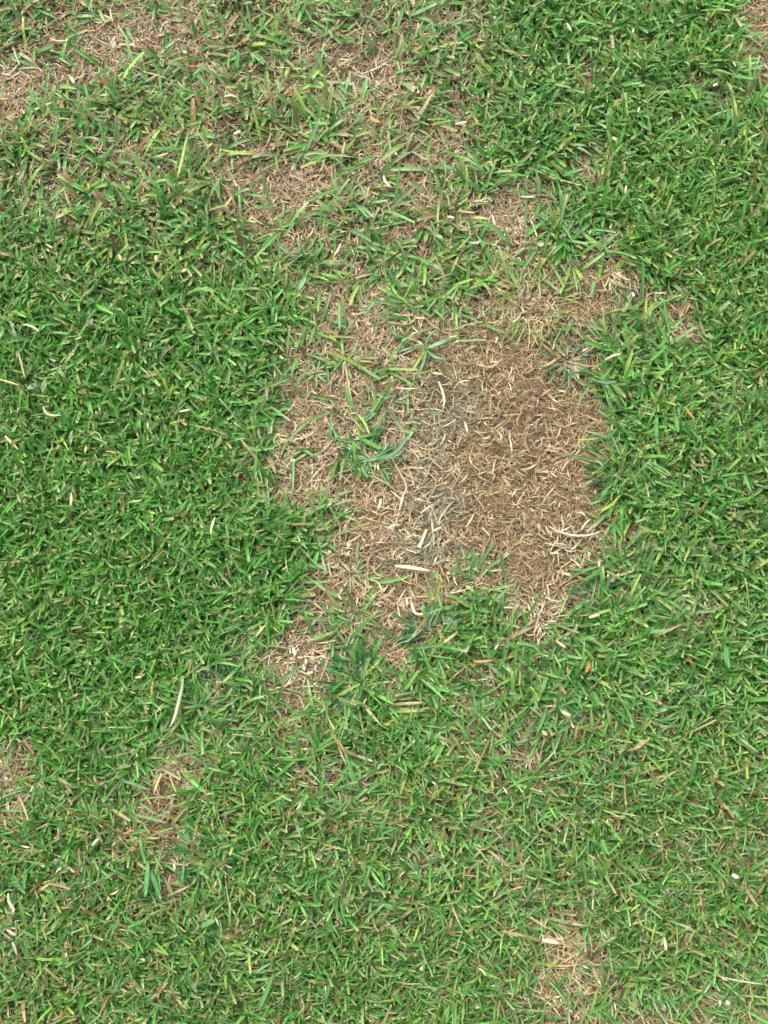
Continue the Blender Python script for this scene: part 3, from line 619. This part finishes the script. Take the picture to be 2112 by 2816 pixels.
for lab, px, w, c1, z in [('thin straw with a cream seed, near the taupe stone', [(68, 893), (90, 900), (108, 912)], 7, CR, .023), ('crooked tan stalk standing among pale seed heads', [(53, 974), (60, 1005), (70, 1042)], 6, TN, .024),
        ('thin straw entering the turf beside a pale seed head', [(0, 1044), (26, 1052), (52, 1060)], 6, (220, 200, 140), .024), ('forked cream straw low in thick turf', [(15, 1200), (30, 1216), (52, 1238)], 8, CR, .022), ('cream straw lying level in thick turf', [(492, 1130), (522, 1124)], 7, CR, .022),
        ('stubby cream straw at the dull turf border', [(500, 748), (512, 740)], 9, CR, .022), ('pale straw end poking from turf', [(428, 702), (430, 716)], 11, CR, .022), ('tan slanted straw beside the pale straw end', [(326, 700), (334, 716)], 10, (226, 204, 150), .021), ('narrow tan straw below thick turf blades', [(352, 1382), (390, 1376)], 6, (220, 200, 150), .023),
        ('brown curved straw in deep green turf', [(290, 1241), (306, 1242), (322, 1246)], 5, (206, 166, 90), .023), ('twisted cream straw standing in turf beside the spray of slender blades', [(592, 1424), (584, 1446), (580, 1470)], 7, CR, .023), ('tan twisted leaf in turf above the long half cream blade', [(420, 1874), (416, 1894), (416, 1914)], 7, (198, 156, 104), .020),
        ('cream straw at the left end of the sandy tongues', [(704, 1752), (718, 1734), (734, 1716)], 7, (214, 206, 150), .018), ('pair of tan straws, longer one, over the muddy hollow', [(445, 2128), (434, 2152), (424, 2182)], 9, (222, 192, 138), .012), ('pair of tan straws, shorter one, over the muddy hollow', [(434, 2130), (428, 2146), (422, 2160)], 7, (206, 174, 122), .010),
        ('curved straw beside the tan pair', [(466, 2132), (476, 2158), (490, 2192)], 5, (226, 178, 112), .009), ('level tan straw below the tan dead tuft', [(403, 2303), (422, 2306), (442, 2304)], 6, TN, .010), ('forked cream straw on turf left of the muddy hollow', [(256, 2326), (266, 2314), (274, 2306)], 8, (232, 214, 170), .021),
        ('white straw end under the muddy hollow', [(480, 2376), (482, 2392)], 8, CR, .012), ('crooked brown stem in the gap below the muddy hollow', [(470, 2406), (466, 2426), (472, 2446)], 6, (200, 152, 108), .012), ('thin silvery stem lying straight across dark turf', [(1981, 2686), (2038, 2698), (2096, 2706)], 4, (214, 208, 180), .024),
        ('ragged cream leaf above the combed dead tuft', [(1490, 2586), (1510, 2588), (1536, 2594)], 13, (236, 220, 178), .021), ('cream husk upright in turf right of the combed dead tuft', [(1826, 2578), (1829, 2596), (1831, 2614)], 9, (228, 202, 158), .022), ('white tipped husk bright in dark turf', [(2014, 2404), (2022, 2410), (2032, 2414)], 11, WH, .022),
        ('hooked cream straw low in the turf, beside pale lichen', [(1316, 2664), (1328, 2670), (1336, 2684)], 6, CR, .023), ('pinkish husk in turf near the lower bare gaps', [(1993, 2752), (2004, 2762)], 12, (236, 206, 176), .021), ('small white husk beside the pinkish husk', [(1977, 2750), (1978, 2764)], 7, WH, .021),
        ('bleached hoop of dead leaf curling in shaded turf', [(24, 2456), (26, 2480), (38, 2500), (36, 2512)], 9, (226, 200, 164), .021), ('whitish hooked leaf below the bleached hoop', [(36, 2590), (42, 2606), (48, 2626)], 8, (196, 208, 176), .021), ('pinkish dead leaf between the bleached hoop and the hooked leaf', [(20, 2556), (34, 2566), (46, 2572)], 9, (226, 188, 156), .020),
        ('curved cream leaf over taupe soil', [(136, 104), (156, 111), (187, 110)], 6, (220, 208, 150), .014), ('white flake propped in grass over taupe soil', [(190, 206), (198, 216), (204, 230)], 12, WH, .016), ('white chip on taupe soil at the dull turf rim', [(86, 262), (94, 272)], 11, WH, .006),
        ('curled white husk on the taupe bare strip', [(354, 124), (364, 120), (372, 128)], 8, WH, .008), ('bright husk at the middle of the taupe bare strip', [(310, 128), (316, 112)], 8, (238, 230, 208), .008), ('white rolled leaf beside an orange stem', [(642, 370), (654, 364), (662, 360)], 10, WH, .016),
        ('pale tan stick over the small bare hollow', [(428, 430), (446, 426), (463, 420)], 8, (222, 190, 146), .014), ('cream husk with long tail in dull turf', [(616, 266), (634, 262), (652, 268)], 8, (230, 210, 170), .017), ('broad tan leaf lying in olive turf', [(1018, 322), (1030, 332), (1046, 336)], 13, (206, 164, 100), .016),
        ('twisted white leaf on pale straw', [(1055, 482), (1060, 500), (1078, 514)], 8, WH, .009), ('white husk on pale straw above the twisted white leaf', [(1080, 414), (1092, 426)], 9, WH, .009), ('white flake in green above the upper dead strip', [(1230, 592), (1250, 596)], 8, WH, .014),
        ('cream husk pair beside the upper dead strip', [(1356, 592), (1358, 606), (1362, 618)], 8, CR, .012), ('thin white leaf lying level near the upper dead strip', [(1291, 664), (1318, 666)], 6, WH, .014), ('cream forked stalk above the sparse tan area', [(938, 668), (930, 686), (918, 704)], 7, CR, .014),
        ('wide cream leaf twisted over brown litter', [(1252, 338), (1268, 336), (1284, 332)], 10, (232, 212, 172), .013), ('slim cream straw standing in rich turf', [(1558, 65), (1571, 88)], 7, WH, .023), ('cream straw tip beside the slim cream straw', [(1740, 90), (1744, 76)], 6, CR, .023), ('fat cream seed on turf beside reddish soil', [(1962, 236), (1974, 228)], 9, WH, .022),
        ('white leaf end among turf, near the cream seed', [(1756, 304), (1760, 290)], 6, WH, .021), ('cream dead leaf in a gap of the rich turf', [(1686, 372), (1698, 382)], 12, (232, 206, 166), .015), ('small folded cream leaf in bright turf', [(1720, 530), (1724, 506)], 8, (226, 206, 160), .018), ('cream straw lying at the rim of bright turf', [(1434, 541), (1472, 541)], 6, CR, .013)]:
    S(lab, px, w, c1, z=z, name='husk' if 'husk' in lab else 'dead_leaf' if 'leaf' in lab or 'flake' in lab or 'chip' in lab else 'dead_straw', cat='husk' if 'husk' in lab else 'dead leaf' if 'leaf' in lab or 'flake' in lab or 'chip' in lab else 'straw')
# --- tan seed head and pale green seed heads
def seed_head(label, u, v, az, n, L, c, z=.019, name='seed_panicle', cat='seed head', w=1.5, stalk=.012):
    b0 = ground_pt(u, v, z - .004); e = empty(name, b0); tag(e, label, cat, 'seed heads in the turf' if cat == 'seed head' else None)
    A = Vector((math.cos(az), math.sin(az), .35)).normalized(); a = alb(c) * .8
    P = spline([A * -stalk * .6 + Vector((0, 0, -stalk * .5)), Vector((0, 0, 0)), A * L * .7, A * L], 6)
    V, Q, T, C = tube(P, [.0006] * 7, [a * .9] * 7, 1.0, 5); put('stalk', V, Q, C, M_GREEN, e, True, T)
    for k in range(n):
        f = k / n; s = 1 if k % 2 else -1; p0 = A * (L * (.1 + .8 * f)); d = (A + Vector((-A.y, A.x, 0)) * s * R.uniform(.15, .5) + Vector((0, 0, R.uniform(-.1, .3)))).normalized()
        l = R.uniform(.0035, .006) * (1.15 - .4 * f); V, Q, T, C = tube([p0 + d * l * h for h in (0, .3, .65, 1)], [.0005, w / 1000, w * .8 / 1000, .0003], [a * R.uniform(.85, 1.1)] * 4, .6, 6)
        put('spikelet', V, Q, C, M_GREEN, e, True, T)
SG = (186, 212, 148)
for lab, u, v, az, n, L, c in [('pale seed head standing above the crooked tan stalk', 45, 936, 1.8, 9, .012, SG), ('pale green seed head right of the thin straw with a cream seed', 165, 948, .2, 8, .010, SG), ('small seed head touching the crooked tan stalk', 45, 990, 1.2, 7, .009, SG), ('long plump seed head leaning right in thick turf', 176, 1004, .9, 11, .015, (172, 204, 122)),
        ('whitish seed head below the crooked tan stalk', 66, 1078, .4, 10, .011, (204, 222, 176)), ('upright seed head beside the whitish one', 118, 1090, 1.4, 9, .013, SG), ('single seed head above the orange husk', 193, 1228, 1.5, 7, .012, (196, 210, 150)), ('little seed head left of the yellow fleck', 182, 1044, 2.2, 7, .008, SG),
        ('pale fluffy seed head in bright turf below the white chip corner', 1974, 863, .8, 12, .014, (176, 214, 140)), ('seed head pointing at the bare corner of the bright turf', 1924, 910, 2.7, 8, .012, (168, 206, 124)), ('seed head lying beside the bare corner', 1966, 932, 2.9, 7, .010, (208, 216, 160)), ('yellow green seed head low in the right turf', 2091, 1036, 4.6, 8, .011, (186, 206, 120)),
        ('cream seed head beside the broad blade near reddish soil', 2014, 260, 1.9, 8, .010, (206, 212, 156)), ('light green seed head in the lower turf', 1378, 2510, 2.4, 7, .012, (150, 206, 96))]:
    seed_head(lab, u, v, az, n, L, c, .024)
seed_head('tan dry seed head fanned open on the lower turf', 1738, 2060, .5, 12, .016, (224, 190, 142), .022, 'dry_seed_panicle', 'dry seed head', 1.7)
S('orange tan husk under a single seed head', [(233, 1246), (236, 1234), (238, 1222)], 9, (222, 180, 126), z=.023, name='husk', cat='husk', shape=HUSK)
S('plump cream husk upright in thick turf', [(194, 1392), (196, 1374), (196, 1356)], 10, (226, 202, 150), z=.023, name='husk', cat='husk', shape=HUSK)
S('curved pale stalk below the upright seed head', [(120, 1120), (128, 1138), (146, 1144), (170, 1143)], 6, (208, 216, 160), z=.025, name='seed_stalk', cat='stalk')
S('hooked pale stalk in deep turf', [(246, 1198), (260, 1188), (274, 1196), (283, 1222)], 5, (160, 190, 120), z=.026, name='seed_stalk', cat='stalk')
# --- stones, chips and clods
stone('pebble', 'white pebble on sand beside the small tuft', 'pebble', 806, 1267, 9, M_WHITE, .005, .8, seed=3)
stone('pebble', 'small pinkish pebble in a muddy dip above the white pebble', 'pebble', 847, 1222, 7, M_PINK, .004, .7, seed=4)
stone('white_chip', 'bright white chip at the turf edge', 'chip', 1738, 812, 8, M_WHITE, .010, .9, seed=6)
stone('earth_clod', 'black crumb of earth touching the bright white chip', 'clod', 1742, 803, 6, M_DARK, .007, .8, seed=7)
stone('pebble', 'square cream stone at the left edge of the sand', 'pebble', 824, 1597, 12, M_CREAM, .006, .75, seed=8)
stone('pebble', 'pale chip next to the square cream stone', 'pebble', 798, 1604, 7, M_WHITE, .007, .7, seed=9)
stone('pebble', 'yellowish pebble in the sand above the little tufts', 'pebble', 959, 1500, 8, M_CREAM, .006, .9, seed=10)
stone('pebble', 'cream pebble beside the thin upright straw', 'pebble', 907, 1519, 8, M_CREAM, .006, .9, seed=12)
stone('stone', 'flat taupe stone lying on green turf', 'stone', 246, 889, 13, M_MAUVE, .015, .5, seed=13)
stone('earth_clod', 'taupe clod of earth at the left edge of the straw', 'clod', 884, 899, 17, M_MAUVE, .004, .5, seed=14)
stone('earth_clod', 'dark clod in dull turf', 'clod', 829, 54, 12, M_DARK, .006, .7, seed=15)
stone('earth_clod', 'dark earth clod beside the combed dead tuft', 'clod', 1618, 2627, 15, M_DARK, .003, .6, seed=16)
stone('earth_clod', 'dark earth clod in the lower bare gap', 'clod', 1468, 2706, 15, M_DARK, .003, .55, seed=17)
stone('earth_clod', 'dark reddish clod right of the lower bare gap', 'clod', 1672, 2708, 12, M_DARK, .004, .6, seed=18)
stone('earth_clod', 'dark crumb of soil in the brown thatch', 'clod', 1400, 1168, 14, M_DARK, .004, .5, seed=19)
stone('pebble', 'cream pebble in dull turf', 'pebble', 1138, 240, 10, M_CREAM, .014, .7, seed=20)
stone('pebble', 'white pebble next to the cream pebble in dull turf', 'pebble', 1150, 251, 6, M_CREAM, .012, .8, seed=21)
stone('pebble', 'tan round pebble under the pinkish tan dead tuft', 'pebble', 1260, 868, 7, M_CREAM, .006, .8, seed=22)
stone('lichen_scrap', 'pale lichen scrap in the lower turf', 'lichen', 1162, 2663, 9, M_LICHEN, .018, .5, seed=23)
stone('pebble', 'bluish white chip in the bottom gap', 'pebble', 1824, 2772, 8, M_DULL, .012, .6, seed=24)
# --- broad single blades
def broad(label, px, w, c1, c2=None, z=.021):
    c1, c2 = [(c[0], c[1] + 4, int(c[2] * .8)) if c else c for c in (c1, c2)]
    return straw('grass_blade', label, 'grass blade', px, w, c1, c2, z, shape=(.5, .9, 1, .95, .8, .35), flat=.07, crease=.10)
for lab, px, w, c1, c2 in [('pale broad blade upright beside the muddy hollow', [(401, 2466), (406, 2410), (409, 2366)], 14, (88, 158, 92), (120, 184, 120)), ('broad blue green blade crossing the pale one', [(416, 2396), (430, 2434), (443, 2474)], 14, (92, 160, 116), (84, 150, 104)), ('long thin blade pointing up into the muddy hollow', [(402, 2376), (392, 2338), (386, 2298)], 8, (96, 160, 90), (110, 170, 100)),
        ('thin blade leaning beside the pale broad blade', [(428, 2404), (436, 2372), (446, 2340)], 7, (110, 156, 96), (124, 164, 104)), ('broad dull blade reaching over the hollow from the left', [(327, 2146), (368, 2156), (412, 2174)], 9, (88, 150, 92), (104, 156, 104)), ('blade lying over the muddy hollow, left side', [(382, 2209), (404, 2222), (429, 2240)], 8, (94, 152, 90), (120, 160, 96)),
        ('long blade lying over the middle of the hollow', [(365, 2239), (410, 2250), (460, 2263)], 9, (100, 156, 88), (136, 168, 104)), ('arched thin blade over the top of the hollow', [(394, 2200), (430, 2193), (462, 2194), (490, 2200)], 6, (128, 160, 96), (120, 158, 92)), ('broad green blade near the bleached hoop', [(30, 2408), (48, 2432), (70, 2458)], 14, (70, 148, 74), (88, 166, 90)),
        ('blunt broad blade lying level on lower turf', [(551, 2550), (572, 2540), (593, 2530)], 15, (78, 154, 80), (110, 176, 100)), ('dark broad blade low in the turf', [(511, 2680), (526, 2704), (540, 2730)], 16, (66, 138, 72), (78, 148, 80)), ('long broad blade slanting through the lowest turf', [(712, 2776), (732, 2730), (752, 2676)], 13, (76, 152, 76), (88, 164, 86)), ('dark slanting blade right of the long broad blade', [(895, 2750), (904, 2720), (913, 2692)], 10, (72, 140, 86), (84, 148, 92)),
        ('broad cut blade level beside reddish soil', [(2014, 208), (2044, 211), (2073, 216)], 13, (84, 156, 84), (120, 184, 124)), ('broad blade lying over reddish soil', [(2048, 102), (2080, 92), (2112, 86)], 12, (96, 164, 104), (104, 168, 110)), ('broad pale blade at the bare notch of bright turf', [(1548, 480), (1578, 468), (1608, 459)], 13, (84, 152, 92), (96, 164, 104)), ('broad blade standing alone on tan straw', [(704 + 230, 930 - 20), (933, 870), (934, 822)], 10, (84, 156, 74), (104, 172, 92)),
        ('curved dark blade reaching from the small tuft to the grey strands', [(1030, 1268), (1080, 1250), (1108, 1222), (1124, 1192)], 11, (60, 138, 64), (84, 150, 100)), ('pale broad blade in turf between star tuft and upper straw', [(820, 800), (832, 780), (842, 762)], 16, (96, 168, 96), (104, 174, 104)), ('long broad blade upright in the right turf', [(1808, 1226), (1804, 1180), (1806, 1142)], 13, (76, 160, 76), (92, 172, 92)), ('broad folded blade right of the long upright one', [(1864, 1190), (1860, 1160), (1856, 1144)], 14, (84, 168, 76), (104, 180, 92)),
        ('wide torn blade in the right turf below bare straw', [(2000, 1776), (1998, 1806), (2006, 1836)], 18, (84, 160, 104), (96, 168, 110)), ('broad blade over the spray right of the thatch', [(1780, 1000), (1808, 976), (1836, 950)], 10, (84, 168, 72), (96, 176, 84)), ('dark broad blade drooping at the right of the spiky tuft', [(1696, 1050), (1662, 1052), (1614, 1038)], 12, (62, 128, 84), (72, 138, 84))]:
    broad(lab, px, w, c1, c2)
LANDMARKS = [(1460, 845, 'near the wiry tuft'), (1165, 955, 'near the star weed'), (1556, 1000, 'near the spiky tuft'), (1010, 1262, 'near the small green tuft by the white pebble'), (1215, 1120, 'on the heap of grey strands'),
    (1440, 1200, 'in the darkest brown thatch'), (1600, 1465, 'near the long bowed straw'), (1134, 1560, 'near the broad flat straw'), (1190, 1420, 'near the forked cream straw'), (1000, 1420, 'on the golden sand'), (1075, 1690, 'on the sand tongue by the curled white straw'), (975, 1718, 'near the little tuft between sandy tongues'),
    (850, 1820, 'on the husk strewn sand'), (884, 899, 'near the taupe clod'), (948, 1000, 'near the pale seedling'), (1150, 860, 'near the pinkish tan dead tuft'), (1690, 780, 'near the bright white chip'), (1563, 652, 'near the star shaped tuft'), (1890, 900, 'on the bare corner of the bright turf'), (1552, 1640, 'near the frayed dead tufts'),
    (450, 2230, 'in the muddy hollow'), (386, 2294, 'near the tan dead tuft'), (0, 2080, 'on the bare notch cut by the frame of turf'), (1500, 2680, 'near the dark earth clods'), (800, 540, 'on the pale dead strip in dull turf'), (1075, 480, 'near the twisted white leaf'), (1300, 640, 'near the thin white leaf'), (310, 110, 'on the taupe bare strip'), (90, 250, 'near the white chip on taupe soil'), (2090, 90, 'on the reddish soil'), (490, 430, 'near the broad yellow green blade')]
# --- the largest loose straws of the bare patch, one by one
for (x, y, z, az, side, L, w, c, u, v) in STRAWS_APART:
    P, a, p = [], az, Vector((0, 0, 0))
    for k in range(6):
        P.append(p.copy()); p = p + Vector((math.cos(a), math.sin(a), .06 * math.sin(k))) * (L / 5); a += side / 5
    cc = [c * f for f in (.88, .96, 1, 1.02, 1, .95)]
    V, Q, T, C = tube(P, [w * f for f in (.5, .95, 1, .95, .8, .35)], cc, .35, 5)
    o = put('loose_straw', V, Q, C, M_STRAW, None, True, T); o.location = (x, y, z)
    col = 'cream' if c.mean() > .26 else 'tan' if c.mean() > .17 else 'brown'
    size = 'long' if L > .0215 else 'short'
    bend = 'curled' if abs(side) > .7 else 'straight'
    near = min(LANDMARKS, key=lambda m: (m[0] - u) ** 2 + (m[1] - v) ** 2)[2]
    tag(o, f'{size} {bend} {col} loose straw {near}', 'straw', 'loose straws on bare ground')
